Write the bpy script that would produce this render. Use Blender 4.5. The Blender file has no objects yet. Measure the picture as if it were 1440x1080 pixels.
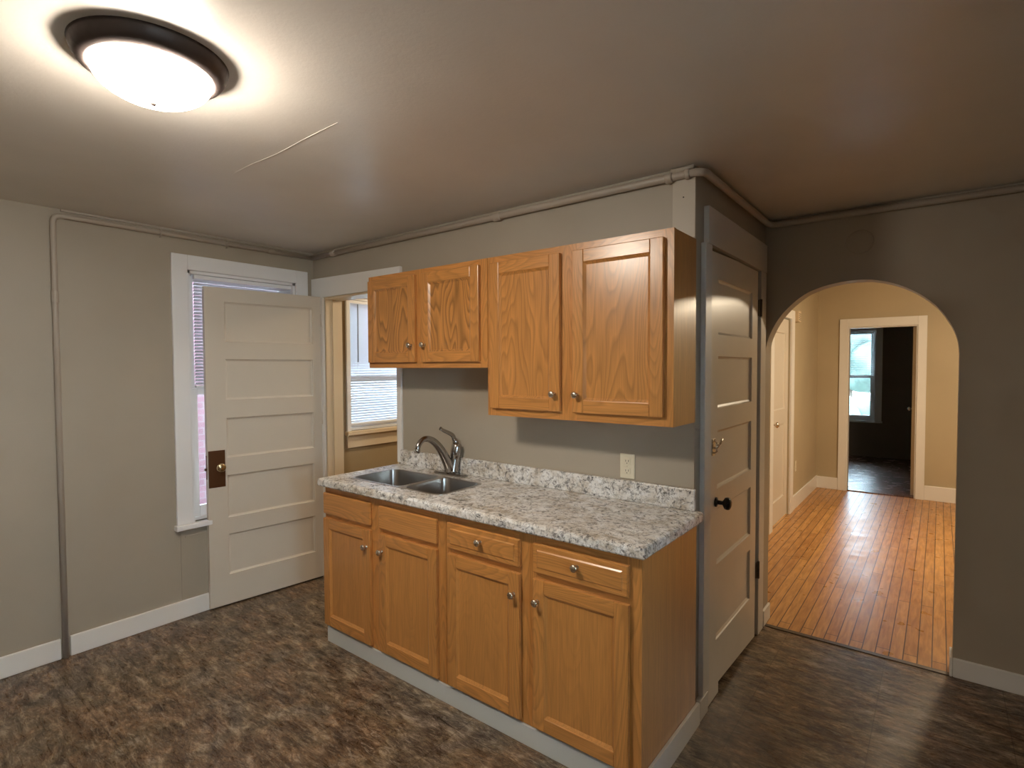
import bpy, bmesh, math, random
from mathutils import Vector, Matrix
random.seed(7)
scene = bpy.context.scene
COL = scene.collection
PI = math.pi

# ------------------------------------------------------------------ camera
CAM = Vector((0.7888, -2.27288, 1.53147))
yaw, pitch, roll, FPX = 0.66473, -0.03233, -0.00395, 768.27
fwd = Vector((-math.sin(yaw)*math.cos(pitch), math.cos(yaw)*math.cos(pitch), math.sin(pitch)))
rgt = Vector((math.cos(yaw), math.sin(yaw), 0))
upv = rgt.cross(fwd)
r2 = rgt*math.cos(roll) + upv*math.sin(roll)
u2 = -rgt*math.sin(roll) + upv*math.cos(roll)
cam_data = bpy.data.cameras.new('camera')
cam = bpy.data.objects.new('camera', cam_data)
COL.objects.link(cam)
m = Matrix.Identity(4)
for i in range(3):
    m[i][0] = r2[i]; m[i][1] = u2[i]; m[i][2] = -fwd[i]; m[i][3] = CAM[i]
cam.matrix_world = m
cam_data.sensor_fit = 'HORIZONTAL'; cam_data.sensor_width = 36.0
cam_data.lens = FPX*36.0/1440.0
cam_data.clip_start = 0.02; cam_data.clip_end = 200
scene.camera = cam

# ------------------------------------------------------------------ world, exposure
world = bpy.data.worlds.new('sky'); scene.world = world; world.use_nodes = True
wb = world.node_tree.nodes['Background']
wb.inputs[0].default_value = (0.62, 0.84, 1.0, 1); wb.inputs[1].default_value = 9.0
vs = scene.view_settings
vs.view_transform = 'Standard'; vs.look = 'None'; vs.gamma = 1.0; vs.use_curve_mapping = False
vs.exposure = 1.45
KITCHEN_LAMP = (1.0, 0.885, 0.74, 50.0)
HALL_LAMP = (1.0, 0.82, 0.58, 105.0)
PANTRY_LAMP = (1.0, 0.80, 0.54, 55.0)

# ------------------------------------------------------------------ materials
def new_mat(name):
    mt = bpy.data.materials.new(name); mt.use_nodes = True
    nt = mt.node_tree
    return mt, nt, nt.nodes['Principled BSDF']
def N(nt, kind, **kw):
    n = nt.nodes.new(kind)
    for k, v in kw.items():
        if k in n.inputs: n.inputs[k].default_value = v
        else: setattr(n, k, v)
    return n
def L(nt, a, b): nt.links.new(a, b)
def mixc(nt, fac, a, b, mode='MIX'):
    n = nt.nodes.new('ShaderNodeMix'); n.data_type = 'RGBA'; n.blend_type = mode
    for sock, val in ((n.inputs[0], fac), (n.inputs[6], a), (n.inputs[7], b)):
        if hasattr(val, 'is_output'): nt.links.new(val, sock)
        else: sock.default_value = val if isinstance(val, (int, float)) else (*val[:3], 1)
    return n.outputs[2]
def ramp(nt, src, stops):
    n = nt.nodes.new('ShaderNodeValToRGB'); cr = n.color_ramp
    while len(cr.elements) < len(stops): cr.elements.new(0.5)
    for e, (p, c) in zip(cr.elements, stops):
        e.position = p; e.color = (*c[:3], 1) if not isinstance(c, (int, float)) else (c, c, c, 1)
    nt.links.new(src, n.inputs[0]); return n.outputs[0]
def bump(nt, b, src, strength, dist=0.002):
    n = N(nt, 'ShaderNodeBump'); n.inputs['Strength'].default_value = strength
    n.inputs['Distance'].default_value = dist
    nt.links.new(src, n.inputs['Height']); nt.links.new(n.outputs[0], b.inputs['Normal'])

def paint(name, col, rough=0.55, mottle=0.06, bumps=0.15, bscale=220, spec=0.5):
    mt, nt, b = new_mat(name)
    geo = N(nt, 'ShaderNodeNewGeometry')
    n1 = N(nt, 'ShaderNodeTexNoise'); n1.inputs['Scale'].default_value = 1.7; n1.inputs['Detail'].default_value = 5
    L(nt, geo.outputs['Position'], n1.inputs['Vector'])
    lo = tuple(c*(1-mottle) for c in col); hi = tuple(min(1, c*(1+mottle)) for c in col)
    L(nt, ramp(nt, n1.outputs[0], [(0.3, lo), (0.7, hi)]), b.inputs['Base Color'])
    b.inputs['Roughness'].default_value = rough
    b.inputs['Specular IOR Level'].default_value = spec
    n2 = N(nt, 'ShaderNodeTexNoise'); n2.inputs['Scale'].default_value = bscale; n2.inputs['Detail'].default_value = 2
    L(nt, geo.outputs['Position'], n2.inputs['Vector'])
    n3 = N(nt, 'ShaderNodeTexNoise'); n3.inputs['Scale'].default_value = 5; n3.inputs['Detail'].default_value = 3
    L(nt, geo.outputs['Position'], n3.inputs['Vector'])
    ad = N(nt, 'ShaderNodeMath', operation='MULTIPLY_ADD'); L(nt, n3.outputs[0], ad.inputs[0]); ad.inputs[1].default_value = 4.0
    L(nt, n2.outputs[0], ad.inputs[2])
    bump(nt, b, ad.outputs[0], bumps, 0.0015)
    return mt

M = {}
M['wall'] = paint('greige_wall_paint', (0.43, 0.375, 0.295), 0.5)
M['ceiling'] = paint('ceiling_paint', (0.80, 0.75, 0.69), 0.34, bumps=0.3, bscale=90)
M['hall_wall'] = paint('tan_hall_paint', (0.51, 0.425, 0.28), 0.6)
M['room_wall'] = paint('shaded_greige_room_paint', (0.20, 0.165, 0.13), 0.6)  # greige with the shade of the unlit far room put into the colour
M['pantry_wall'] = paint('tan_pantry_paint', (0.40, 0.30, 0.17), 0.6)
M['white'] = paint('white_trim_paint', (0.85, 0.83, 0.79), 0.36, 0.03, 0.08)
M['cream'] = paint('cream_trim_paint', (0.76, 0.62, 0.43), 0.4, 0.03, 0.08)
M['door'] = paint('door_enamel_paint', (0.70, 0.635, 0.54), 0.36, 0.03, 0.08)
M['closet_door'] = paint('closet_door_enamel', (0.74, 0.675, 0.58), 0.3, 0.05, 0.12)
M['casing'] = paint('grey_casing_paint', (0.70, 0.67, 0.62), 0.38, 0.05, 0.12)
M['pipe'] = paint('painted_pipe', (0.48, 0.42, 0.35), 0.42, 0.05, 0.1)
M['board'] = paint('pale_board_paint', (0.56, 0.50, 0.41), 0.5)
M['ivory'] = paint('ivory_plastic', (0.78, 0.72, 0.56), 0.3, 0.01, 0.0)
M['toe'] = paint('grey_toe_board', (0.62, 0.62, 0.58), 0.45)
M['dark_slot'] = paint('dark_slot', (0.03, 0.025, 0.02), 0.5)

def metal(name, col, rough, mt_=1.0, nz=True):
    mt, nt, b = new_mat(name)
    b.inputs['Base Color'].default_value = (*col, 1); b.inputs['Metallic'].default_value = mt_
    b.inputs['Roughness'].default_value = rough
    if nz:
        tc = N(nt, 'ShaderNodeTexCoord'); n = N(nt, 'ShaderNodeTexNoise'); n.inputs['Scale'].default_value = 60
        L(nt, tc.outputs['Object'], n.inputs['Vector'])
        L(nt, ramp(nt, n.outputs[0], [(0.3, rough*0.8), (0.7, min(1, rough*1.25))]), b.inputs['Roughness'])
    return mt
M['steel'] = metal('brushed_stainless', (0.46, 0.43, 0.40), 0.30, 1.0, False)
M['chrome'] = metal('worn_chrome', (0.40, 0.385, 0.37), 0.22, 1.0, False)
M['nickel'] = metal('brushed_nickel', (0.68, 0.60, 0.50), 0.25)
M['bronze'] = metal('oil_rubbed_bronze', (0.085, 0.065, 0.06), 0.45, 0.6)
M['brass'] = metal('old_brass', (0.16, 0.075, 0.035), 0.38, 0.75)
M['glass_knob'] = metal('worn_brass_knob', (0.62, 0.50, 0.32), 0.2)
M['black'] = metal('black_iron', (0.018, 0.015, 0.015), 0.3, 0.2)
M['hinge'] = metal('painted_hinge', (0.10, 0.085, 0.07), 0.5, 0.3)
M['strip'] = metal('dull_metal_strip', (0.12, 0.10, 0.085), 0.35, 0.8)

def emit(name, col, s):
    mt, nt, b = new_mat(name)
    b.inputs['Base Color'].default_value = (0.9, 0.9, 0.88, 1)
    b.inputs['Emission Color'].default_value = (*col, 1); b.inputs['Emission Strength'].default_value = s
    b.inputs['Roughness'].default_value = 0.25
    return mt
M['lamp_kitchen'] = emit('lit_frosted_glass', KITCHEN_LAMP[:3], KITCHEN_LAMP[3])
M['lamp_hall'] = emit('lit_hall_glass', HALL_LAMP[:3], HALL_LAMP[3])
M['lamp_pantry'] = emit('lit_pantry_glass', PANTRY_LAMP[:3], PANTRY_LAMP[3])

def oak(name, axis, tint=1.0, figure=0.5, seed=0.0, base=(0.61, 0.265, 0.070)):
    """axis: grain direction 0,1,2"""
    mt, nt, b = new_mat(name)
    tc = N(nt, 'ShaderNodeTexCoord'); oi = N(nt, 'ShaderNodeObjectInfo')
    rnd = N(nt, 'ShaderNodeMath', operation='MULTIPLY'); L(nt, oi.outputs['Random'], rnd.inputs[0]); rnd.inputs[1].default_value = 9.0
    off = N(nt, 'ShaderNodeCombineXYZ')
    for i in range(3): L(nt, rnd.outputs[0], off.inputs[i])
    add = N(nt, 'ShaderNodeVectorMath', operation='ADD'); L(nt, tc.outputs['Object'], add.inputs[0]); L(nt, off.outputs[0], add.inputs[1])
    def mp(sc):
        n = N(nt, 'ShaderNodeMapping'); n.inputs['Scale'].default_value = sc
        n.inputs['Location'].default_value = (seed, seed*1.3, seed*0.7)
        L(nt, add.outputs[0], n.inputs['Vector']); return n.outputs[0]
    s = [1.0, 1.0, 1.0]; s[axis] = 0.16
    # cathedral figure: contour lines of a smooth stretched noise
    nz = N(nt, 'ShaderNodeTexNoise'); nz.inputs['Scale'].default_value = 6.5; nz.inputs['Detail'].default_value = 1.5; nz.inputs['Roughness'].default_value = 0.45
    L(nt, mp(tuple(s)), nz.inputs['Vector'])
    mul = N(nt, 'ShaderNodeMath', operation='MULTIPLY'); L(nt, nz.outputs[0], mul.inputs[0]); mul.inputs[1].default_value = 26.0
    fr = N(nt, 'ShaderNodeMath', operation='FRACT'); L(nt, mul.outputs[0], fr.inputs[0])
    fig = ramp(nt, fr.outputs[0], [(0.0, 0.0), (0.25, 0.55), (0.8, 1.0), (1.0, 0.0)])
    # pores
    s2 = [90.0, 90.0, 90.0]; s2[axis] = 2.2
    n2 = N(nt, 'ShaderNodeTexNoise'); n2.inputs['Scale'].default_value = 3.0; n2.inputs['Detail'].default_value = 3
    L(nt, mp(tuple(s2)), n2.inputs['Vector'])
    pores = ramp(nt, n2.outputs[0], [(0.35, 0.0), (0.6, 1.0)])
    s3 = [14.0, 14.0, 14.0]; s3[axis] = 0.7
    n3 = N(nt, 'ShaderNodeTexNoise'); n3.inputs['Scale'].default_value = 1.0; n3.inputs['Detail'].default_value = 4
    L(nt, mp(tuple(s3)), n3.inputs['Vector'])
    dk = tuple(c*0.40*tint for c in base); md = tuple(c*tint for c in base); lt = tuple(min(1, c*1.32*tint) for c in base)
    c0 = mixc(nt, n3.outputs[0], tuple(c*0.85*tint for c in base), lt)
    figd = mixc(nt, fig, tuple(c*0.6 for c in md), (1, 1, 1))
    fgm = N(nt, 'ShaderNodeMath', operation='MULTIPLY_ADD')
    L(nt, fig, fgm.inputs[0]); fgm.inputs[1].default_value = figure; fgm.inputs[2].default_value = 1-figure
    prm = N(nt, 'ShaderNodeMath', operation='MULTIPLY_ADD')
    L(nt, pores, prm.inputs[0]); prm.inputs[1].default_value = 0.28; prm.inputs[2].default_value = 0.72
    tot = N(nt, 'ShaderNodeMath', operation='MULTIPLY'); L(nt, fgm.outputs[0], tot.inputs[0]); L(nt, prm.outputs[0], tot.inputs[1])
    c = mixc(nt, tot.outputs[0], dk, c0)
    L(nt, c, b.inputs['Base Color'])
    b.inputs['Roughness'].default_value = 0.33
    b.inputs['Coat Weight'].default_value = 0.5; b.inputs['Coat Roughness'].default_value = 0.24
    bump(nt, b, tot.outputs[0], 0.12, 0.0006)
    return mt
M['oak_z'] = oak('oak_vertical_grain', 2, 1.0, 0.4)
M['oak_x'] = oak('oak_horizontal_grain', 0, 1.0, 0.4, 3)
M['oak_fig'] = oak('oak_cathedral_panel', 2, 1.02, 0.85, 5)
M['oak_plain'] = oak('oak_veneer_panel', 2, 0.92, 0.14, 8)
M['oak_mid'] = oak('oak_soft_figure_panel', 2, 1.0, 0.48, 2)
M['oak_side'] = oak('oak_veneer_side', 2, 0.86, 0.08, 6)

def vinyl():
    mt, nt, b = new_mat('slate_look_vinyl')
    geo = N(nt, 'ShaderNodeNewGeometry')
    def mp(rot, sc):
        n = N(nt, 'ShaderNodeMapping'); n.inputs['Rotation'].default_value = (0, 0, rot); n.inputs['Scale'].default_value = sc
        L(nt, geo.outputs['Position'], n.inputs['Vector']); return n.outputs[0]
    na = N(nt, 'ShaderNodeTexNoise'); na.inputs['Scale'].default_value = 5.5; na.inputs['Detail'].default_value = 14; na.inputs['Roughness'].default_value = 0.82; na.inputs['Distortion'].default_value = 0.35
    L(nt, mp(0.55, (1.2, 3.0, 1)), na.inputs['Vector'])
    nb = N(nt, 'ShaderNodeTexNoise'); nb.inputs['Scale'].default_value = 3.6; nb.inputs['Detail'].default_value = 5; nb.inputs['Distortion'].default_value = 0.8
    L(nt, mp(0.0, (1, 1, 1)), nb.inputs['Vector'])
    nc = N(nt, 'ShaderNodeTexNoise'); nc.inputs['Scale'].default_value = 24; nc.inputs['Detail'].default_value = 10; nc.inputs['Roughness'].default_value = 0.85; nc.inputs['Distortion'].default_value = 1.0
    L(nt, mp(0.75, (0.6, 2.4, 1)), nc.inputs['Vector'])
    c1 = ramp(nt, na.outputs[0], [(0.37, (0.032, 0.021, 0.014)), (0.46, (0.098, 0.068, 0.045)), (0.535, (0.195, 0.142, 0.098)), (0.62, (0.46, 0.37, 0.28))])
    c2 = ramp(nt, nb.outputs[0], [(0.32, (0.70, 0.66, 0.64)), (0.45, (1.0, 0.86, 0.72)), (0.55, (1.0, 1.0, 0.9)), (0.68, (0.78, 0.82, 0.88))])
    c3 = mixc(nt, 1.0, c1, c2, 'MULTIPLY')
    veins = ramp(nt, nc.outputs[0], [(0.53, 0.0), (0.60, 1.0)])
    vm = N(nt, 'ShaderNodeMath', operation='MULTIPLY'); L(nt, veins, vm.inputs[0]); vm.inputs[1].default_value = 0.55
    c4 = mixc(nt, vm.outputs[0], c3, (0.46, 0.40, 0.32))
    br = N(nt, 'ShaderNodeTexBrick'); br.offset = 0.0; br.inputs['Scale'].default_value = 1.0
    br.inputs['Brick Width'].default_value = 0.457; br.inputs['Row Height'].default_value = 0.457
    br.inputs['Mortar Size'].default_value = 0.0022; br.inputs['Mortar Smooth'].default_value = 0.5
    br.inputs['Color1'].default_value = (1, 1, 1, 1); br.inputs['Color2'].default_value = (0.86, 0.86, 0.86, 1); br.inputs['Mortar'].default_value = (0.55, 0.53, 0.5, 1)
    gm = N(nt, 'ShaderNodeMapping'); gm.inputs['Location'].default_value = (1.24, 1.10, 0); L(nt, geo.outputs['Position'], gm.inputs['Vector'])
    L(nt, gm.outputs[0], br.inputs['Vector'])
    c5 = mixc(nt, 1.0, c4, br.outputs[0], 'MULTIPLY')
    L(nt, c5, b.inputs['Base Color'])
    L(nt, ramp(nt, nc.outputs[0], [(0.3, 0.22), (0.7, 0.38)]), b.inputs['Roughness'])
    b.inputs['Specular IOR Level'].default_value = 0.4
    bump(nt, b, na.outputs[0], 0.3, 0.004)
    return mt
M['vinyl'] = vinyl()

def strips(name, a, c, dark, rough=0.26):
    mt, nt, b = new_mat(name)
    geo = N(nt, 'ShaderNodeNewGeometry')
    sp = N(nt, 'ShaderNodeSeparateXYZ'); L(nt, geo.outputs['Position'], sp.inputs[0])
    cb = N(nt, 'ShaderNodeCombineXYZ'); L(nt, sp.outputs[1], cb.inputs[0]); L(nt, sp.outputs[0], cb.inputs[1])
    br = N(nt, 'ShaderNodeTexBrick'); br.offset = 0.37; br.offset_frequency = 2; br.squash = 1.0
    br.inputs['Scale'].default_value = 1.0; br.inputs['Brick Width'].default_value = 1.25; br.inputs['Row Height'].default_value = 0.06
    br.inputs['Mortar Size'].default_value = 0.003; br.inputs['Mortar Smooth'].default_value = 0.3
    br.inputs['Color1'].default_value = (*a, 1); br.inputs['Color2'].default_value = (*c, 1); br.inputs['Mortar'].default_value = (*dark, 1)
    br.inputs['Bias'].default_value = -0.1
    L(nt, cb.outputs[0], br.inputs['Vector'])
    mpn = N(nt, 'ShaderNodeMapping'); mpn.inputs['Scale'].default_value = (30, 3.5, 1); L(nt, geo.outputs['Position'], mpn.inputs['Vector'])
    nz = N(nt, 'ShaderNodeTexNoise'); nz.inputs['Scale'].default_value = 1.6; nz.inputs['Detail'].default_value = 5; nz.inputs['Distortion'].default_value = 0.6
    L(nt, mpn.outputs[0], nz.inputs['Vector'])
    g = ramp(nt, nz.outputs[0], [(0.3, (0.66, 0.60, 0.55)), (0.65, (1.0, 1.0, 1.0))])
    L(nt, mixc(nt, 1.0, br.outputs[0], g, 'MULTIPLY'), b.inputs['Base Color'])
    n2 = N(nt, 'ShaderNodeTexNoise'); n2.inputs['Scale'].default_value = 7; L(nt, geo.outputs['Position'], n2.inputs['Vector'])
    L(nt, ramp(nt, n2.outputs[0], [(0.3, rough*0.85), (0.7, rough*1.25)]), b.inputs['Roughness'])
    bump(nt, b, br.outputs['Fac'], 0.04, -0.0006)
    return mt
M['hardwood'] = strips('maple_strip_floor', (0.66, 0.345, 0.115), (0.52, 0.245, 0.075), (0.085, 0.033, 0.012), 0.31)
M['hardwood_dark'] = strips('dark_strip_floor', (0.20, 0.095, 0.05), (0.15, 0.07, 0.04), (0.03, 0.015, 0.01), 0.24)  # hall hardwood again, the far room's lack of light put into the colour

def laminate():
    mt, nt, b = new_mat('granite_look_laminate')
    geo = N(nt, 'ShaderNodeNewGeometry')
    def nz(sc, det, rg, dist=0.0, off=0.0):
        mpn = N(nt, 'ShaderNodeMapping'); mpn.inputs['Location'].default_value = (off, off, off); L(nt, geo.outputs['Position'], mpn.inputs['Vector'])
        n = N(nt, 'ShaderNodeTexNoise'); n.inputs['Scale'].default_value = sc; n.inputs['Detail'].default_value = det
        n.inputs['Roughness'].default_value = rg; n.inputs['Distortion'].default_value = dist
        L(nt, mpn.outputs[0], n.inputs['Vector']); return n.outputs[0]
    base = ramp(nt, nz(9, 6, 0.6, 0.8), [(0.34, (0.52, 0.45, 0.36)), (0.47, (0.74, 0.70, 0.64)), (0.60, (0.90, 0.90, 0.89))])
    s1 = ramp(nt, nz(40, 8, 0.8, 0.6, 4), [(0.43, 1.0), (0.50, 0.0)])
    s2 = ramp(nt, nz(26, 10, 0.85, 1.6, 11), [(0.42, 1.0), (0.455, 0.0)])
    s3 = ramp(nt, nz(60, 4, 0.6, 0.2, 21), [(0.54, 0.0), (0.60, 1.0)])
    vein = nz(5, 6, 0.7, 1.5, 31)
    vb = ramp(nt, vein, [(0.47, 0.0), (0.5, 1.0), (0.53, 0.0)])
    def m2(x, k):
        n = N(nt, 'ShaderNodeMath', operation='MULTIPLY'); L(nt, x, n.inputs[0])
        if isinstance(k, float): n.inputs[1].default_value = k
        else: L(nt, k, n.inputs[1])
        return n.outputs[0]
    c = mixc(nt, m2(s1, 0.55), base, (0.22, 0.20, 0.175))
    c = mixc(nt, m2(s3, 0.6), c, (0.86, 0.85, 0.82))
    c = mixc(nt, m2(s2, 0.92), c, (0.05, 0.05, 0.058))
    c = mixc(nt, m2(m2(vb, s1), 0.9), c, (0.05, 0.05, 0.055))
    L(nt, c, b.inputs['Base Color']); b.inputs['Roughness'].default_value = 0.27
    return mt
M['laminate'] = laminate()

def glass():
    mt, nt, b = new_mat('window_glass')
    out = nt.nodes['Material Output']
    tr = N(nt, 'ShaderNodeBsdfTransparent'); gl = N(nt, 'ShaderNodeBsdfGlossy'); gl.inputs['Roughness'].default_value = 0.02
    fz = N(nt, 'ShaderNodeFresnel'); fz.inputs['IOR'].default_value = 1.45
    mx = N(nt, 'ShaderNodeMixShader'); L(nt, fz.outputs[0], mx.inputs[0]); L(nt, tr.outputs[0], mx.inputs[1]); L(nt, gl.outputs[0], mx.inputs[2])
    L(nt, mx.outputs[0], out.inputs['Surface'])
    nt.nodes.remove(b)
    return mt
M['glass'] = glass()
def blindmat():
    mt, nt, b = new_mat('white_blind_slat')
    out = nt.nodes['Material Output']
    b.inputs['Base Color'].default_value = (0.86, 0.87, 0.88, 1); b.inputs['Roughness'].default_value = 0.45
    tl = N(nt, 'ShaderNodeBsdfTranslucent'); tl.inputs[0].default_value = (0.85, 0.88, 0.92, 1)
    mx = N(nt, 'ShaderNodeMixShader'); mx.inputs[0].default_value = 0.55
    L(nt, b.outputs[0], mx.inputs[1]); L(nt, tl.outputs[0], mx.inputs[2]); L(nt, mx.outputs[0], out.inputs['Surface'])
    return mt
M['blind'] = blindmat()

def siding(name, a, c):
    mt, nt, b = new_mat(name)
    geo = N(nt, 'ShaderNodeNewGeometry'); sp = N(nt, 'ShaderNodeSeparateXYZ'); L(nt, geo.outputs['Position'], sp.inputs[0])
    cb = N(nt, 'ShaderNodeCombineXYZ'); L(nt, sp.outputs[1], cb.inputs[0]); L(nt, sp.outputs[2], cb.inputs[1])
    br = N(nt, 'ShaderNodeTexBrick'); br.inputs['Scale'].default_value = 1; br.inputs['Brick Width'].default_value = 0.21; br.inputs['Row Height'].default_value = 0.075
    br.inputs['Mortar Size'].default_value = 0.006
    br.inputs['Color1'].default_value = (*a, 1); br.inputs['Color2'].default_value = (*c, 1); br.inputs['Mortar'].default_value = (0.12, 0.09, 0.09, 1)
    L(nt, cb.outputs[0], br.inputs['Vector']); L(nt, br.outputs[0], b.inputs['Base Color']); b.inputs['Roughness'].default_value = 0.8
    return mt
M['brick'] = siding('red_brick', (0.12, 0.05, 0.062), (0.09, 0.035, 0.046))
M['leaf'] = paint('tree_leaves', (0.06, 0.095, 0.08), 0.6, 0.6, 0.3, 20)
M['bark'] = paint('tree_bark', (0.12, 0.09, 0.07), 0.8, 0.3, 0.5, 20)
M['grass'] = paint('lawn', (0.30, 0.31, 0.29), 0.9, 0.3, 0.4, 30)

# ------------------------------------------------------------------ geometry helpers
class MB:
    """collects shapes in world coordinates; build() links them as one mesh object"""
    def __init__(s): s.v = []; s.f = []; s.mi = []; s.sm = []
    def face(s, idx, mi=0, sm=False): s.f.append(idx); s.mi.append(mi); s.sm.append(sm)
    def add(s, vs, fs, mi=0, sm=False):
        o = len(s.v); s.v += [tuple(p) for p in vs]
        for f in fs: s.face([o+i for i in f], mi, sm)
    def box(s, x0, x1, y0, y1, z0, z1, mi=0, bev=0.0):
        if bev > 0:
            bm = bmesh.new(); bmesh.ops.create_cube(bm, size=1)
            for v in bm.verts: v.co = Vector(((x0+x1)/2+v.co.x*(x1-x0), (y0+y1)/2+v.co.y*(y1-y0), (z0+z1)/2+v.co.z*(z1-z0)))
            bmesh.ops.bevel(bm, geom=bm.edges[:], offset=bev, segments=2, affect='EDGES', profile=0.5)
            s.addbm(bm, mi); return s
        vs = [(x, y, z) for x in (x0, x1) for y in (y0, y1) for z in (z0, z1)]
        s.add(vs, [(0, 1, 3, 2), (4, 6, 7, 5), (0, 4, 5, 1), (2, 3, 7, 6), (0, 2, 6, 4), (1, 5, 7, 3)], mi)
        return s
    def addbm(s, bm, mi=0, sm=False):
        bm.normal_update(); bm.verts.index_update()
        s.add([v.co for v in bm.verts], [[v.index for v in f.verts] for f in bm.faces], mi, sm); bm.free(); return s
    def slab(s, outer, holes, axis, a0, a1, mi=0):
        """flat plate with holes; points are the two remaining axes in order"""
        def P(p, a):
            return {'x': (a, p[0], p[1]), 'y': (p[0], a, p[1]), 'z': (p[0], p[1], a)}[axis]
        bm = bmesh.new(); loops = []
        for lp in [outer]+list(holes):
            vs = [bm.verts.new(P(p, a0)) for p in lp]; loops.append(vs)
            for i in range(len(vs)): bm.edges.new((vs[i], vs[(i+1) % len(vs)]))
        bmesh.ops.triangle_fill(bm, use_beauty=True, use_dissolve=False, edges=bm.edges[:])
        tris = [[tuple(v.co) for v in f.verts] for f in bm.faces]
        ax = 'xyz'.index(axis)
        for t in tris:
            s.add(t, [(0, 1, 2)], mi)
            t2 = [tuple(a1 if i == ax else c for i, c in enumerate(p)) for p in t]
            s.add(t2, [(2, 1, 0)], mi)
        for lp in [outer]+list(holes):
            n = len(lp)
            for i in range(n):
                p, q = lp[i], lp[(i+1) % n]
                s.add([P(p, a0), P(q, a0), P(q, a1), P(p, a1)], [(0, 1, 2, 3)], mi)
        bm.free(); return s
    def lathe(s, prof, base, axis, seg=24, mi=0, sm=True):
        """prof: (radius, distance along axis)"""
        ax = Vector(axis).normalized()
        t = Vector((0, 0, 1)) if abs(ax.z) < 0.9 else Vector((1, 0, 0))
        a = ax.cross(t).normalized(); b = ax.cross(a)
        vs = []; fs = []; base = Vector(base)
        for r, h in prof:
            for i in range(seg):
                an = 2*PI*i/seg
                vs.append(base+ax*h+a*(r*math.cos(an))+b*(r*math.sin(an)))
        for j in range(len(prof)-1):
            for i in range(seg):
                fs.append((j*seg+i, j*seg+(i+1) % seg, (j+1)*seg+(i+1) % seg, (j+1)*seg+i))
        s.add(vs, fs, mi, sm)
        for j in (0, len(prof)-1):
            if prof[j][0] > 1e-5: s.add([vs[j*seg+i] for i in range(seg)], [tuple(range(seg))], mi, sm)
        return s
    def tube(s, pts, rad, seg=12, mi=0, sx=1.0, capends=True):
        """tube through pts; rad scalar or list; sx flattens sideways"""
        pts = [Vector(p) for p in pts]; n = len(pts)
        rads = rad if isinstance(rad, (list, tuple)) else [rad]*n
        tg = [(pts[min(i+1, n-1)]-pts[max(i-1, 0)]).normalized() for i in range(n)]
        t0 = tg[0]; ref = Vector((0, 0, 1)) if abs(t0.z) < 0.9 else Vector((1, 0, 0))
        a = t0.cross(ref).normalized(); vs = []; fs = []
        for i in range(n):
            a = (a-tg[i]*a.dot(tg[i])).normalized(); b = tg[i].cross(a)
            for k in range(seg):
                an = 2*PI*k/seg
                vs.append(pts[i]+a*(rads[i]*sx*math.cos(an))+b*(rads[i]*math.sin(an)))
        for i in range(n-1):
            for k in range(seg):
                fs.append((i*seg+k, i*seg+(k+1) % seg, (i+1)*seg+(k+1) % seg, (i+1)*seg+k))
        s.add(vs, fs, mi, True)
        if capends:
            s.add(vs[:seg], [tuple(range(seg))], mi); s.add(vs[-seg:], [tuple(range(seg))], mi)
        return s
    def build(s, name, mats, parent=None, origin=None):
        if not isinstance(mats, (list, tuple)): mats = [mats]
        if parent is not None: org = wpos(parent)
        elif origin is not None: org = Vector(origin)
        else: org = Vector((0, 0, 0))
        if parent is not None and origin is not None: own = Vector(origin)
        else: own = org
        me = bpy.data.meshes.new(name)
        me.from_pydata([tuple(Vector(p)-own) for p in s.v], [], s.f)
        for mm in mats: me.materials.append(mm)
        for p, mi, sm in zip(me.polygons, s.mi, s.sm): p.material_index = mi; p.use_smooth = sm
        bm = bmesh.new(); bm.from_mesh(me)
        bmesh.ops.remove_doubles(bm, verts=bm.verts[:], dist=1e-5)
        bmesh.ops.recalc_face_normals(bm, faces=bm.faces[:])
        bm.to_mesh(me); bm.free()
        o = bpy.data.objects.new(name, me); COL.objects.link(o)
        if parent is not None: o.parent = parent; o.location = own-wpos(parent)
        else: o.location = own
        POS[o.name] = own
        return o
POS = {}
def wpos(o): return POS[o.name]
def tag(o, label=None, cat=None, group=None, kind=None):
    if label: o['label'] = label
    if cat: o['category'] = cat
    if group: o['group'] = group
    if kind: o['kind'] = kind
    return o
def empty(name, loc):
    o = bpy.data.objects.new(name, None); COL.objects.link(o); o.location = loc; o.empty_display_size = 0.05
    POS[o.name] = Vector(loc); return o
def structure(o, label, cat):
    return tag(o, label, cat, kind='structure')
def rrect(x0, x1, y0, y1, r, n=6):
    out = []
    for cx, cy, a0 in ((x1-r, y1-r, 0), (x0+r, y1-r, PI/2), (x0+r, y0+r, PI), (x1-r, y0+r, 1.5*PI)):
        for i in range(n+1):
            a = a0+i*PI/2/n; out.append((cx+r*math.cos(a), cy+r*math.sin(a)))
    return out
def rect(a0, a1, b0, b1): return [(a0, b0), (a1, b0), (a1, b1), (a0, b1)]

# ------------------------------------------------------------------ room dimensions
XL = -2.839; H = 2.36; HH = 2.62; YA = 1.14; YB = 1.25; XW = -0.02
HX = -0.42; HY = 5.45; HY2 = 5.57; RY = 8.57

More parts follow.
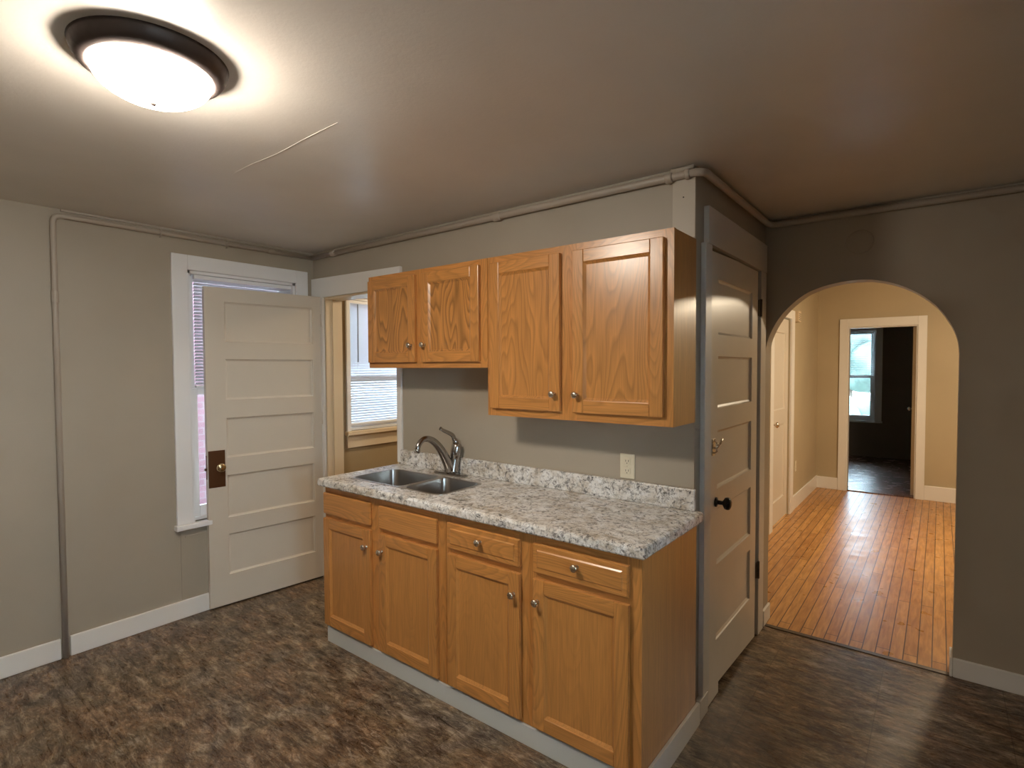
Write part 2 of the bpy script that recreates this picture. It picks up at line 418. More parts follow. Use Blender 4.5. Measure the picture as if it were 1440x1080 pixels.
# floors and ceilings
structure(MB().box(XL-.15, 2.5, -3.8, YA+.012, -.08, 0).build('floor', M['vinyl']), 'mottled brown slate look vinyl floor of the kitchen', 'floor')
structure(MB().box(-.6, 2.2, YA+.012, HY+.06, -.08, 0.0).build('floor_hall', M['hardwood']), 'honey coloured hardwood strip floor beyond the arch', 'floor')
structure(MB().box(-2.2, 2.2, HY+.06, RY+.15, -.08, 0.0).build('floor_room', M['hardwood_dark']), 'wood floor beyond the far doorway, colour darkened for the lack of light', 'floor')
structure(MB().box(XL-.15, 2.5, -3.8, YA+.03, H, H+.1).build('ceiling', M['ceiling']), 'greige painted kitchen ceiling with a thin plaster crack', 'ceiling')
structure(MB().box(-.6, 2.2, YA+.03, HY+.06, HH, HH+.1).build('ceiling_hall', M['hall_wall']), 'ceiling of the hall beyond the arch', 'ceiling')
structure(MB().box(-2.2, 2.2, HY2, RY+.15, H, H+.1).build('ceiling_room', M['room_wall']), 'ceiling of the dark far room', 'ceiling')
structure(MB().box(XL-.15, -.6, YA+.03, 2.2, H, H+.1).build('ceiling_pantry', M['pantry_wall']), 'ceiling of the pantry behind the open door', 'ceiling')
structure(MB().box(XL-.15, -.6, YA+.012, 2.2, -.08, 0).build('floor_pantry', M['vinyl']), 'pantry floor behind the open door', 'floor')

# walls
W1 = (-.858, -.145, .575, 2.127)     # kitchen window opening y0 y1 z0 z1
W2 = (.29, 1.12, 1.03, 2.075)        # pantry window opening
structure(MB().slab(rect(-3.8, 2.2, 0, H), [rect(*W1), rect(*W2)], 'x', XL-.15, XL).build('wall_left', M['wall']), 'greige left wall with the tall window', 'wall')
DX0, DX1, DZ = -2.70, -1.905, 2.03
structure(MB().slab([(XL, 0), (DX0, 0), (DX0, DZ), (DX1, DZ), (DX1, 0), (XW, 0), (XW, H), (XL, H)], [], 'y', 0, .13).build('wall_back', M['wall']), 'greige wall behind the sink and the cabinets', 'wall')
CY0, CY1, CZ = .15, .935, 2.055
structure(MB().slab([(.13, 0), (CY0, 0), (CY0, CZ), (CY1, CZ), (CY1, 0), (YA, 0), (YA, H), (.13, H)], [], 'x', XW-.1, XW).build('wall_closet', M['wall']), 'greige closet wall holding the panelled door', 'wall')
AX0, AX1 = -.012, .861
arch = [(AX0, 0), (AX0, 1.60), (-.004, 1.665), (.022, 1.735), (.06, 1.803), (.115, 1.867), (.183, 1.922), (.24, 1.949), (.305, 1.968), (.39, 1.980), (.475, 1.979), (.54, 1.966), (.60, 1.946), (.65, 1.920), (.70, 1.886), (.745, 1.846), (.785, 1.800), (.815, 1.750), (.840, 1.698), (.855, 1.645), (AX1, 1.585), (AX1, 0)]
def smooth_curve(pts, k=4):
    out = []
    for i in range(len(pts)-1):
        p0 = Vector(pts[max(i-1, 0)]); p1 = Vector(pts[i]); p2 = Vector(pts[i+1]); p3 = Vector(pts[min(i+2, len(pts)-1)])
        for j in range(k):
            t = j/k
            out.append(tuple(0.5*((2*p1)+(-p0+p2)*t+(2*p0-5*p1+4*p2-p3)*t*t+(-p0+3*p1-3*p2+p3)*t**3)))
    out.append(tuple(pts[-1])); return out
arc = [arch[0]] + smooth_curve(arch[1:-1], 3) + [arch[-1]]
structure(MB().slab([(-.6, 0)]+arc+[(2.5, 0), (2.5, HH), (-.6, HH)], [], 'y', YA, YB).build('wall_arch', [M['wall']]), 'dim greige wall pierced by the round arch', 'wall')
W4 = (-2.7, -1.9, .95, 2.0)  # opening of the added window that lets in fill daylight
structure(MB().slab(rect(-3.8, YA, 0, H), [rect(*W4)], 'x', 2.4, 2.5).build('wall_right', M['wall']), 'greige right wall of the kitchen', 'wall')
structure(MB().box(XL, 2.4, -3.8, -3.7, 0, H).build('wall_front', M['wall']), 'greige wall behind the viewer', 'wall')
# tan hall side skin of the arch wall
structure(MB().slab([(HX, 0)]+[(x, z) for x, z in arc]+[(1.9, 0), (1.9, HH), (HX, HH)], [], 'y', YB, YB+.006).build('wall_hall_near', M['hall_wall']), 'tan hall side of the arch wall', 'wall')
HD = (3.12, 3.87)
structure(MB().slab([(YB, 0), (HD[0], 0), (HD[0], 2.0), (HD[1], 2.0), (HD[1], 0), (HY, 0), (HY, HH), (YB, HH)], [], 'x', HX-.1, HX).build('wall_hall_left', M['hall_wall']), 'tan left wall of the hall', 'wall')
FX0, FX1, FZ = -.095, .585, 1.985
structure(MB().slab([(-.6, 0), (FX0, 0), (FX0, FZ), (FX1, FZ), (FX1, 0), (2.0, 0), (2.0, HH), (-.6, HH)], [], 'y', HY, HY2).build('wall_hall_far', M['hall_wall']), 'tan far wall of the hall around the doorway', 'wall')
structure(MB().box(1.9, 2.0, YB, HY, 0, HH).build('wall_hall_right', M['hall_wall']), 'tan right wall of the hall', 'wall')
W3 = (-.76, -.06, .60, 2.10)
structure(MB().slab(rect(-2.2, 2.2, 0, H), [rect(*W3)], 'y', RY, RY+.15).build('wall_room_far', M['room_wall']), 'far wall with the bright window, colour darkened for the unlit room', 'wall')
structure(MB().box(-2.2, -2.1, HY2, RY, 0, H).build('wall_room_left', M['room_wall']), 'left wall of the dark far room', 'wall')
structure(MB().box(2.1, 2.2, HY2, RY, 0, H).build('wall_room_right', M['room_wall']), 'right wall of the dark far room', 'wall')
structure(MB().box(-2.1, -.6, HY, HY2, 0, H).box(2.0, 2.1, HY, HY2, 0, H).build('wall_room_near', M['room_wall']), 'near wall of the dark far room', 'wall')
structure(MB().box(XL, -.6, 2.05, 2.2, 0, H).build('wall_pantry_far', M['pantry_wall']), 'tan far wall of the pantry', 'wall')
structure(MB().box(-1.2, -1.1, .13, 2.05, 0, H).build('wall_pantry_right', M['pantry_wall']), 'tan right wall of the pantry', 'wall')
structure(MB().slab(rect(.13, 2.05, 0, H), [rect(*W2)], 'x', XL, XL+.006).build('wall_pantry_left', M['pantry_wall']), 'tan pantry wall below the small window', 'wall')

# faint horizontal panel seams on the left wall and plaster crack on the ceiling
structure(MB().box(XL, XL+.002, -3.7, -1.51, 1.252, 1.256).box(XL, XL+.002, -1.48, -.95, 1.252, 1.256).build('trim_1', M['wall']), 'faint horizontal seam across the left wall panels', 'wall seam')
structure(MB().box(XL, XL+.004, -.925, -.917, .105, .515).box(XL, XL+.004, -.90, -.20, .49, .498).build('trim_2', M['wall']), 'thin panel strip below the tall window', 'wall seam')
ck = MB(); pts = [(-1.591, -1.146), (-1.43, -1.150), (-1.25, -1.143), (-1.05, -1.152), (-.83, -1.156)]
ck.tube([(x, y, H-.0005) for x, y in smooth_curve(pts, 3)], [.0005+.0005*abs(math.sin(i*1.7)) for i in range(13)], 6)
structure(ck.build('trim_3', M['ceiling']), 'thin raised plaster crack in the ceiling beyond the lamp', 'ceiling crack')

# ------------------------------------------------------------------ trim
def casing_board(mb, x0, x1, y0, y1, z0, z1, mi=0): mb.box(x0, x1, y0, y1, z0, z1, mi, 0.003)

def window_unit(name, label, axis, plane, a0, a1, z0, z1, out_dir, casw, mat, sillmat, head_h=.09, apron_h=.0, right_w=None, depth=.15, glass_in=.05, meet=None, sash_w=.045):
    """opening a0..a1 in a wall; interior face at plane; out_dir = +1/-1 direction to the outside"""
    c0 = a0-casw; c1 = a1+(right_w if right_w is not None else casw)
    def BX(mb, u0, u1, d0, d1, w0, w1, bev=.003):
        # d: distance outwards from interior wall face (negative = into the room)
        p0, p1 = sorted((plane+out_dir*d0, plane+out_dir*d1))
        if axis == 'x': mb.box(p0, p1, u0, u1, w0, w1, 0, bev)
        else: mb.box(u0, u1, p0, p1, w0, w1, 0, bev)
    root = empty(name, (plane, (a0+a1)/2, z0) if axis == 'x' else ((a0+a1)/2, plane, z0))
    structure(root, label, 'window')
    cas = MB(); BX(cas, c0, a0, -.02, 0, z0, z1+head_h); BX(cas, a1, c1, -.02, 0, z0, z1+head_h); BX(cas, a0, a1, -.02, 0, z1, z1+head_h)
    cas.build('casing', mat, root)
    st = MB(); BX(st, c0-.012, c1+.012, -.045, .03, z0-.03, z0); st.build('sill', sillmat, root)
    if apron_h: ap = MB(); BX(ap, c0, c1, -.018, 0, z0-.03-apron_h, z0-.03); ap.build('apron', sillmat, root)
    fr = MB(); BX(fr, a0, a0+.018, 0, depth, z0, z1, 0); BX(fr, a1-.018, a1, 0, depth, z0, z1, 0); BX(fr, a0, a1, 0, depth, z1-.018, z1, 0); BX(fr, a0, a1, .03, depth, z0, z0+.018, 0)
    fr.build('window_frame', mat, root)
    mz = meet if meet else (z0+z1)/2
    for nm, w0, w1, d in (('lower_sash', z0+.018, mz+.02, glass_in), ('upper_sash', mz-.02, z1-.018, glass_in+.035)):
        sh = MB(); s = sash_w
        BX(sh, a0+.018, a0+.018+s, d, d+.03, w0, w1); BX(sh, a1-.018-s, a1-.018, d, d+.03, w0, w1)
        BX(sh, a0+.018+s, a1-.018-s, d, d+.03, w0, w0+(s if nm == 'upper_sash' else s*1.3), 0); BX(sh, a0+.018+s, a1-.018-s, d, d+.03, w1-.035, w1, 0)
        so = sh.build(nm, mat, root)
        g = MB(); BX(g, a0+.018+s-.005, a1-.018-s+.005, d+.013, d+.017, w0+s-.01, w1-.03, 0)
        g.build('pane', M['glass'], so)
    return root
M['win_white'] = paint('white_window_paint', (0.88, 0.89, 0.90), 0.33, 0.02, 0.05)
window_unit('window_1', 'tall white framed sash window in the left wall behind the open door', 'x', XL, *W1, -1, .089, M['win_white'], M['win_white'], head_h=.09, right_w=.089, meet=1.38, sash_w=.05)
window_unit('window_2', 'small sash window in the pantry seen past the door', 'x', XL+.006, *W2, -1, .03, M['win_white'], M['cream'], head_h=.08, apron_h=.10, right_w=.06, meet=1.44, depth=.12, sash_w=.035)
window_unit('window_3', 'bright sash window in the dark far room', 'y', RY, *W3, 1, .10, M['win_white'], M['win_white'], head_h=.08, meet=1.33, sash_w=.05)

window_unit('added_fill_window', 'added unseen sash window in the right wall, lets in cool fill light', 'x', 2.4, *W4, 1, .09, M['win_white'], M['win_white'], depth=.1)  # added out of view so daylight gives the kitchen a cool fill
def blind(name, label, axis, plane, a0, a1, ztop, zbot, d, pitch=.02, tilt=35, wand=None):
    root = empty(name, (plane, (a0+a1)/2, ztop) if axis == 'x' else ((a0+a1)/2, plane, ztop))
    tag(root, label, 'window blind')
    sl = MB(); n = int((ztop-.03-zbot)/pitch)
    ca, sa = math.cos(math.radians(tilt)), math.sin(math.radians(tilt))
    for i in range(n):
        z = ztop-.035-i*pitch
        hw = .011
        for sgn in (0,):
            p = []
            for (u, w) in ((a0, -hw), (a1, -hw), (a1, hw), (a0, hw)):
                dd = plane+d+w*ca; zz = z+w*sa
                p.append((dd, u, zz) if axis == 'x' else (u, dd, zz))
            q = [(x, y, zz-.0008) for x, y, zz in p]
            sl.add(p+q, [(0, 1, 2, 3), (7, 6, 5, 4), (0, 4, 5, 1), (1, 5, 6, 2), (2, 6, 7, 3), (3, 7, 4, 0)])
    sl.build('slats', M['blind'], root)
    hr = MB(); br = MB(); cd = MB()
    def BX(mb, u0, u1, d0, d1, w0, w1, bev=.002):
        if axis == 'x': mb.box(plane+d0, plane+d1, u0, u1, w0, w1, 0, bev)
        else: mb.box(u0, u1, plane+d0, plane+d1, w0, w1, 0, bev)
    BX(hr, a0, a1, d-.014, d+.014, ztop-.025, ztop); hr.build('headrail', M['win_white'], root)
    zb = ztop-.035-n*pitch
    BX(br, a0, a1, d-.011, d+.011, zb-.006, zb+.008); br.build('bottom_rail', M['win_white'], root)
    for u in (a0+.08, (a0+a1)/2, a1-.08):
        cd = MB(); BX(cd, u-.001, u+.001, d-.0005, d+.0005, zb, ztop-.02, 0); cd.build('ladder_cord', M['win_white'], root)
    if wand:
        w = MB(); w.tube([(plane+d+.022, wand[0], ztop-.03), (plane+d+.024, wand[0]-.004, wand[1])], .005, 8)
        w.build('tilt_wand', paint('grey_wand', (0.32, 0.35, 0.38), 0.4), root)
    return root
blind('window_blind', 'white slatted blind half lowered in the tall left window', 'x', XL, W1[0]+.05, W1[1]-.02, W1[3]-.02, 1.40, -.03, tilt=42)
blind('window_blind', 'white slatted blind with hanging wand in the small pantry window', 'x', XL, W2[0]+.02, W2[1]-.02, W2[3]-.02, 1.075, -.02, wand=(.384, 1.57), tilt=60)
blind('window_blind', 'pale blind over the upper half of the far room window', 'y', RY, W3[0]+.03, W3[1]-.03, W3[3]-.02, 1.36, .03, pitch=.03, tilt=4)

# doorway casing on the sink wall (open door)
cas = MB(); cas.slab([(XL+.004, DZ), (-1.858, DZ), (-1.858, 2.155), (XL+.004, 2.17)], [], 'y', -.02, 0)
structure(cas.build('trim_4', M['white']), 'wide white head casing above the doorway, left of the small cabinet', 'door trim')
cas = MB(); cas.box(XL+.035, DX0-.001, -.018, 0, 0, DZ, 0, .003)
structure(cas.build('trim_5', M['white']), 'white side casing behind the hinge of the open door', 'door trim')
cas = MB(); cas.box(DX1+.001, -1.862, -.016, 0, .93, DZ-.001, 0, .003)
structure(cas.build('trim_6', M['white']), 'narrow white casing strip beside the backsplash', 'door trim')
jm = MB(); jm.box(DX0, DX0+.014, .001, .134, 0, DZ).box(DX1-.014, DX1, .001, .134, 0, DZ).box(DX0+.014, DX1-.014, .001, .134, DZ-.014, DZ)
jm.box(DX0+.014, DX0+.024, .05, .085, 0, DZ-.014)
structure(jm.build('trim_7', M['cream']), 'cream door jamb lining of the pantry doorway', 'door trim')

# closet door casing
cc = MB(); cc.box(XW, 0, .985, 1.095, 0, CZ, 0, .003)
structure(cc.build('trim_8', M['casing']), 'grey side casing right of the closet door', 'door trim')
cc = MB(); cc.box(XW, 0.002, .065, CY0-.003, .09, CZ, 0, .003).box(XW, .004, .03, CY0-.02, 0, .09, 0, .003)
structure(cc.build('trim_9', M['casing']), 'grey side casing left of the closet door with a foot block', 'door trim')
cc = MB(); cc.slab([(.10, CZ+.002), (1.095, CZ+.002), (1.095, 2.212), (.10, 2.215)], [], 'x', XW, 0.002)
structure(cc.build('trim_10', M['casing']), 'grey head casing above the closet door', 'door trim')
cc = MB(); cc.box(XW-.1, XW, CY1, .984, 0, CZ, 0)
structure(cc.build('trim_11', M['casing']), 'grey jamb strip on the hinge side of the closet door', 'door trim')
# pale board on the sink wall above the tall cabinet
cc = MB(); cc.box(-.116, XW+.002, -.012, 0, 2.062, 2.31, 0, .002); cc.lathe([(.003, 0), (.003, .0015)], (-.068, -.0125, 2.235), (0, -1, 0), 8, 1)
structure(cc.build('trim_12', [M['board'], M['dark_slot']]), 'pale unpainted board above the end of the tall cabinet', 'board')

# hall trims
def hall_casing():
    mb = MB(); mb.box(HX, HX+.02, HD[1], 4.0, 0, 2.09, 0, .003); mb.box(HX, HX+.02, HD[0]-.12, HD[0], 0, 2.09, 0, .003); mb.box(HX, HX+.02, HD[0], HD[1], 2.0, 2.09, 0, .003)
    return mb
structure(hall_casing().build('trim_13', M['white']), 'white casing around the door on the left of the hall', 'door trim')
mb = MB(); mb.box(-.181, FX0, HY-.022, HY, 0, 2.085, 0, .003).box(FX1, .668, HY-.022, HY, 0, 2.085, 0, .003).box(FX0, FX1, HY-.022, HY, FZ, 2.085, 0, .003)
mb.box(FX0, FX0+.012, HY, HY2, 0, FZ).box(FX1-.012, FX1, HY, HY2, 0, FZ).box(FX0+.012, FX1-.012, HY, HY2, FZ-.012, FZ)
structure(mb.build('trim_14', M['white']), 'white casing around the far doorway of the hall', 'door trim')
def bb(mb, x0, x1, y0, y1, h): mb.box(x0, x1, y0, y1, 0, h, 0, .004)
mb = MB(); bb(mb, XL, XL+.015, -3.7, -1.513, .108); bb(mb, XL, XL+.015, -1.474, -.02, .108)
structure(mb.build('baseboard_left', M['white']), 'white baseboard along the left wall', 'baseboard')
mb = MB(); bb(mb, AX1+.001, 2.4, YA-.015, YA, .095); bb(mb, AX1-.012, AX1, YA-.015, YB+.01, .095)
structure(mb.build('baseboard_arch', M['white']), 'white baseboard on the wall right of the arch', 'baseboard')
mb = MB(); bb(mb, AX0, AX0+.014, YA-.03, YB+.01, .095); 
structure(mb.build('baseboard_jamb', M['white']), 'short white baseboard on the left foot of the arch', 'baseboard')
mb = MB(); mb.slab([(-.545, 0), (.02, 0), (.02, .085), (0.012, .095), (-.53, .102), (-.545, .095)], [], 'x', -.006, .006)
structure(mb.build('baseboard_cabinet', M['white']), 'white baseboard along the side of the lower cabinet', 'baseboard')
mb = MB(); bb(mb, HX, HX+.016, 4.0, HY, .15); bb(mb, HX, -.181, HY-.016, HY, .145)
structure(mb.build('baseboard_hall_left', M['white']), 'white baseboard in the left corner of the hall', 'baseboard')
mb = MB(); bb(mb, .668, 1.9, HY-.016, HY, .165)
structure(mb.build('baseboard_hall_right', M['white']), 'white baseboard right of the far hall doorway', 'baseboard')
mb = MB(); mb.box(AX0, AX1, YA-.012, YA+.022, 0, .004, 0, .0015)
structure(mb.build('trim_15', M['strip']), 'thin dark metal threshold strip under the arch', 'threshold')
mb = MB(); mb.box(FX0+.012, FX1-.012, HY, HY2, 0, .012, 0, .003)
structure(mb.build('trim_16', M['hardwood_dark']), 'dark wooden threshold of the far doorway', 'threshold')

# ------------------------------------------------------------------ panelled doors
def panel_door(P0, dirv, nrm, w, t, z0, z1, panels, s0, s1, mat, foot=None, recess=.011, bev=.012):
    """P0 bottom corner on the visible face, dirv along width, nrm out of the visible face; panels list of (za, zb)"""
    mb = MB(); d = Vector(dirv).normalized(); n = Vector(nrm).normalized()
    def P(s, z, q=0): return Vector((P0[0], P0[1], 0))+d*s+n*q+Vector((0, 0, z))
    out = rect(0, w, z0, z1) if foot is None else foot
    holes = [rect(s0, s1, a, b) for a, b in panels]
    bm = bmesh.new()
    for lp in [out]+holes:
        vs = [bm.verts.new((p[0], 0, p[1])) for p in lp]
        for i in range(len(vs)): bm.edges.new((vs[i], vs[(i+1) % len(vs)]))
    bmesh.ops.triangle_fill(bm, use_beauty=True, use_dissolve=False, edges=bm.edges[:])
    for f in bm.faces:
        mb.add([P(v.co.x, v.co.z) for v in f.verts], [(0, 1, 2)]); mb.add([P(v.co.x, v.co.z, -t) for v in f.verts], [(2, 1, 0)])
    bm.free()
    k = len(out)
    for i in range(k):
        a, b = out[i], out[(i+1) % k]
        mb.add([P(*a), P(*b), P(*b, -t), P(*a, -t)], [(0, 1, 2, 3)])
    for a, b in panels:
        for side, sg in ((0, -1), (-t, 1)):
            r0 = rect(s0, s1, a, b); r1 = rect(s0+bev, s1-bev, a+bev, b-bev)
            q1 = side+sg*recess
            r15 = rect(s0+.003, s1-.003, a+.003, b-.003)
            vs = [P(*p, side) for p in r0]+[P(*p, side+sg*.006) for p in r15]+[P(*p, q1) for p in r1]
            fs = []
            for i in range(4):
                j = (i+1) % 4
                fs += [(i, j, 4+j, 4+i), (4+i, 4+j, 8+j, 8+i)]
            fs.append((8, 9, 10, 11)); mb.add(vs, fs)
    return mb
# open pantry door
dA = Vector((-2.796, -.778, 0)); dB = Vector((-2.7225, -.004, 0))
dd = (dB-dA).normalized(); dn = Vector((dd.y, -dd.x, 0))
dw = .762
root = empty('door_1', (dA.x, dA.y, 0)); structure(root, 'cream five panel door standing open before the tall window', 'door')
panel_door(dA, dd, dn, dw, .035, .012, 2.034, [(.203, .464), (.571, .843), (.955, 1.209), (1.325, 1.584), (1.695, 1.947)], .115, dw-.062, M['door']).build('door_leaf', M['door'], root)
pm = MB()
def DP(s, z, q): return dA+dd*s+dn*q+Vector((0, 0, z))
def dbox(mb, s0, s1, q0, q1, z0, z1):
    vs = [DP(s, z, q) for s in (s0, s1) for q in (q0, q1) for z in (z0, z1)]
    mb.add(vs, [(0, 1, 3, 2), (4, 6, 7, 5), (0, 4, 5, 1), (2, 3, 7, 6), (0, 2, 6, 4), (1, 5, 7, 3)])
dbox(pm, .004, .102, 0, .003, .775, 1.008); dbox(pm, .010, .096, .003, .0045, .785, .998)
tag(pm.build('lock_plate', M['brass'], root), 'tall dark brass lock plate')
km = MB(); kp = DP(.062, .905, 0); km.lathe([(.016, 0), (.016, .006), (.008, .012), (.008, .03), (.020, .036), (.027, .045), (.028, .055), (.022, .064), (.0, .067)], kp, dn, 24)
tag(km.build('door_knob', M['glass_knob'], root), 'worn round brass knob')
lm = MB(); dbox(lm, -.001, .0005, -.028, -.008, .83, .98); lm.build('latch_plate', M['brass'], root)
lm = MB(); dbox(lm, -.012, -.001, -.022, -.012, .885, .90); lm.build('latch_bolt', M['brass'], root)
for hz in (.22, 1.12, 1.82):
    hm = MB(); hm.tube([DP(dw+.004, hz, .004), DP(dw+.004, hz+.09, .004)], .006, 10); hm.build('hinge', M['door'], root)
# closet door
foot = [(0, .002), (.0, .005), (.14, .005), (.14, .055), (.785-.012, .018), (.785-.012, CZ-.012), (.36, CZ-.012), (0, CZ-.022)]
root = empty('door_2', (-.004, CY0, 0)); structure(root, 'narrow five panel closet door with a black knob', 'door')
panel_door(Vector((-.004, CY0+.003, 0)), (0, 1, 0), (1, 0, 0), .775, .035, .005, CZ-.012, [(.267, .536), (.619, .878), (.97, 1.235), (1.338, 1.573), (1.672, 1.92)], .10, .665, M['closet_door'], foot=foot[1:]).build('door_leaf', M['closet_door'], root)
km = MB(); km.lathe([(.022, 0), (.022, .005), (.010, .010), (.009, .03), (.016, .036), (.026, .042), (.029, .052), (.026, .062), (.014, .068), (0, .069)], (-.004, .235, .912), (1, 0, 0), 24)
tag(km.build('door_knob', M['black'], root), 'black round knob')
lt = MB(); lt.box(-.004, .001, .172, .212, 1.13, 1.205, 0, .001); lt.tube([(.004, .18, 1.165), (.012, .20, 1.165), (.02, .225, 1.185), (.02, .245, 1.20)], .005, 8); lt.tube([(.001, .19, 1.14), (.014, .19, 1.15), (.014, .19, 1.19), (.001, .19, 1.20)], .004, 8)
tag(lt.build('door_latch', M['nickel'], root), 'small metal hook latch above the knob')
for hz in (.34, 1.80):
    hm = MB(); hm.tube([(.005, CY1+.02, hz), (.005, CY1+.02, hz+.095)], .0075, 10); hm.box(-.003, .002, CY1-.004, CY1+.045, hz+.004, hz+.091)
    hm.build('hinge', M['hinge'], root)
# hall door
root = empty('door_3', (HX-.02, HD[0], 0)); structure(root, 'closed white panelled door on the left of the hall', 'door')
panel_door(Vector((HX-.015, HD[0]+.004, 0)), (0, 1, 0), (1, 0, 0), HD[1]-HD[0]-.008, .035, .01, 1.99, [(.22, .95), (1.10, 1.85)], .11, HD[1]-HD[0]-.14, M['door']).build('door_leaf', M['door'], root)
km = MB(); km.lathe([(.024, 0), (.024, .005), (.010, .010), (.009, .03), (.026, .042), (.028, .052), (.014, .066), (0, .067)], (HX-.015, HD[0]+.06, .98), (1, 0, 0), 20)
km.build('door_knob', M['nickel'], root)
# far room door, seen edge on
root = empty('door_4', (FX1-.03, HY2, 0)); structure(root, 'white door opened into the dark far room, seen edge on', 'door')
panel_door(Vector((FX1-.048, HY2+.006, 0)), (0, 1, 0), (-1, 0, 0), .66, .032, .012, 1.97, [(.22, .95), (1.10, 1.85)], .11, .55, M['door']).build('door_leaf', M['door'], root)
km = MB(); km.lathe([(.024, 0), (.010, .010), (.009, .03), (.026, .042), (.028, .052), (0, .067)], (FX1-.048, HY2+.60, .98), (-1, 0, 0), 20)
km.build('door_knob', M['nickel'], root)

# ------------------------------------------------------------------ cabinets
OAK = [M['oak_z'], M['oak_x']]
def cab_door(parent, x0, x1, yb, z0, z1, panel_mat, knob=None, st=.055):
    """frame from yb (back) to yb-.02 (front)"""
    yf = yb-.02; mb = MB()
    e = .004
    # stiles (vertical grain) and rails (horizontal grain), eased outer edges
    def member(a0, a1, b0, b1, mi, mitre=None):
        mb.box(a0, a1, yf, yb, b0, b1, mi, .003)
    member(x0, x0+st, z0, z1, 0); member(x1-st, x1, z0, z1, 0)
    member(x0+st, x1-st, z0, z0+st, 1); member(x0+st, x1-st, z1-st, z1, 1)
    o = mb.build('door', OAK, parent)
    pn = MB(); a0, a1, b0, b1 = x0+st, x1-st, z0+st, z1-st; g = .011
    r0 = rect(a0, a1, b0, b1); r1 = rect(a0+g, a1-g, b0+g, b1-g)
    vs = [(p[0], yf+.003, p[1]) for p in r0]+[(p[0], yf+.0105, p[1]) for p in r1]
    pn.add(vs, [(0, 1, 5, 4), (1, 2, 6, 5), (2, 3, 7, 6), (3, 0, 4, 7)]+[(4, 5, 6, 7)])
    pn.add([(p[0], yb-.002, p[1]) for p in r0], [(0, 1, 2, 3)])
    pn.build('panel', panel_mat, o)
    if knob: cab_knob(o, knob[0], yf, knob[1])
    return o
def cab_knob(parent, x, y, z):
    k = MB(); k.lathe([(.009, 0), (.009, .002), (.0055, .005), (.005, .013), (.010, .017), (.0145, .021), (.0155, .025), (.013, .029), (.006, .031), (0, .0313)], (x, y, z), (0, -1, 0), 18)
    return k.build('knob', M['nickel'], parent)
def drawer_front(parent, x0, x1, yb, z0, z1, knob, raised, name='drawer'):
    yf = yb-.02; mb = MB()
    if raised:
        g = .022
        mb.box(x0, x1, yf+.005, yb, z0, z1, 0, .003)
        mb.box(x0+.004, x1-.004, yf+.001, yf+.0055, z0+.004, z1-.004, 0, .001)
        # routed border and slightly raised centre
        r0 = rect(x0+g, x1-g, z0+g, z1-g); r1 = rect(x0+g+.005, x1-g-.005, z0+g+.005, z1-g-.005)
        vs = [(p[0], yf+.001, p[1]) for p in r0]+[(p[0], yf-.003, p[1]) for p in r1]
        mb.add(vs, [(0, 1, 5, 4), (1, 2, 6, 5), (2, 3, 7, 6), (3, 0, 4, 7), (4, 5, 6, 7)])
    else:
        mb.box(x0, x1, yf+.002, yb, z0, z1, 0, .005)
    o = mb.build(name, M['oak_x'], parent)
    if knob: cab_knob(o, knob[0], yf-.002 if raised else yf, knob[1])
    return o

YF = -.535
def base_cabinet(x0, x1, label, doors, drawers, end_right):
    root = empty('base_cabinet', ((x0+x1)/2, 0, 0)); tag(root, label, 'cabinet', None)
    b = MB(); t = .016
    b.box(x0, x0+t, YF+.02, -.001, .085, .878); b.box(x1-t, x1, YF+.02, -.001, .0 if end_right else .085, .878)
    b.box(x0+t, x1-t, YF+.02, -.02, .085, .10); b.box(x0+t, x1-t, -.012, -.001, .085, .878)
    b.build('carcass', M['oak_side'], root)
    f = MB(); zt = .878; zb = .085; ys0, ys1 = YF, YF+.02; xm = (doors[0][1]+doors[1][0])/2
    for a0, a1 in ((x0, doors[0][0]+.03), (doors[0][1]-.012, doors[1][0]+.012), (doors[1][1]-.012, x1)):
        f.box(a0, a1, ys0, ys1, zb, zt, 0)
    for a0, a1 in ((doors[0][0]+.03, doors[0][1]-.012), (doors[1][0]+.012, doors[1][1]-.012)):
        for c0, c1 in ((zb, .115), (.685, .73), (.828, zt)): f.box(a0, a1, ys0+.0005, ys1, c0, c1, 1)
    f.build('face_frame', OAK, root)
    for (a0, a1, kx) in doors:
        cab_door(root, a0, a1, YF, .10, .698, M['oak_plain'], (kx, .612))
    for (a0, a1, kn) in drawers:
        drawer_front(root, a0, a1, YF, .722, .838, ((a0+a1)/2, .79) if kn else None, kn, 'drawer' if kn else 'false_drawer_front')
    tk = MB(); tk.box(x0+(0 if end_right else .012), x1+(0 if end_right else .002), -.542, -.522, 0, .083, 0, .002); tag(tk.build('toe_board', M['toe'], root), 'pale grey board under the doors')
    return root
base_cabinet(-1.898, -.9545, 'oak base cabinet with two blank drawer fronts under the sink', [(-1.894, -1.484, -1.51), (-1.412, -1.002, -1.385)], [(-1.894, -1.484, False), (-1.412, -1.002, False)], False)
base_cabinet(-.9525, -.0075, 'oak base cabinet with two knobbed drawers beside the closet door', [(-.934, -.527, -.553), (-.461, -.05, -.435)], [(-.934, -.527, True), (-.461, -.05, True)], True)

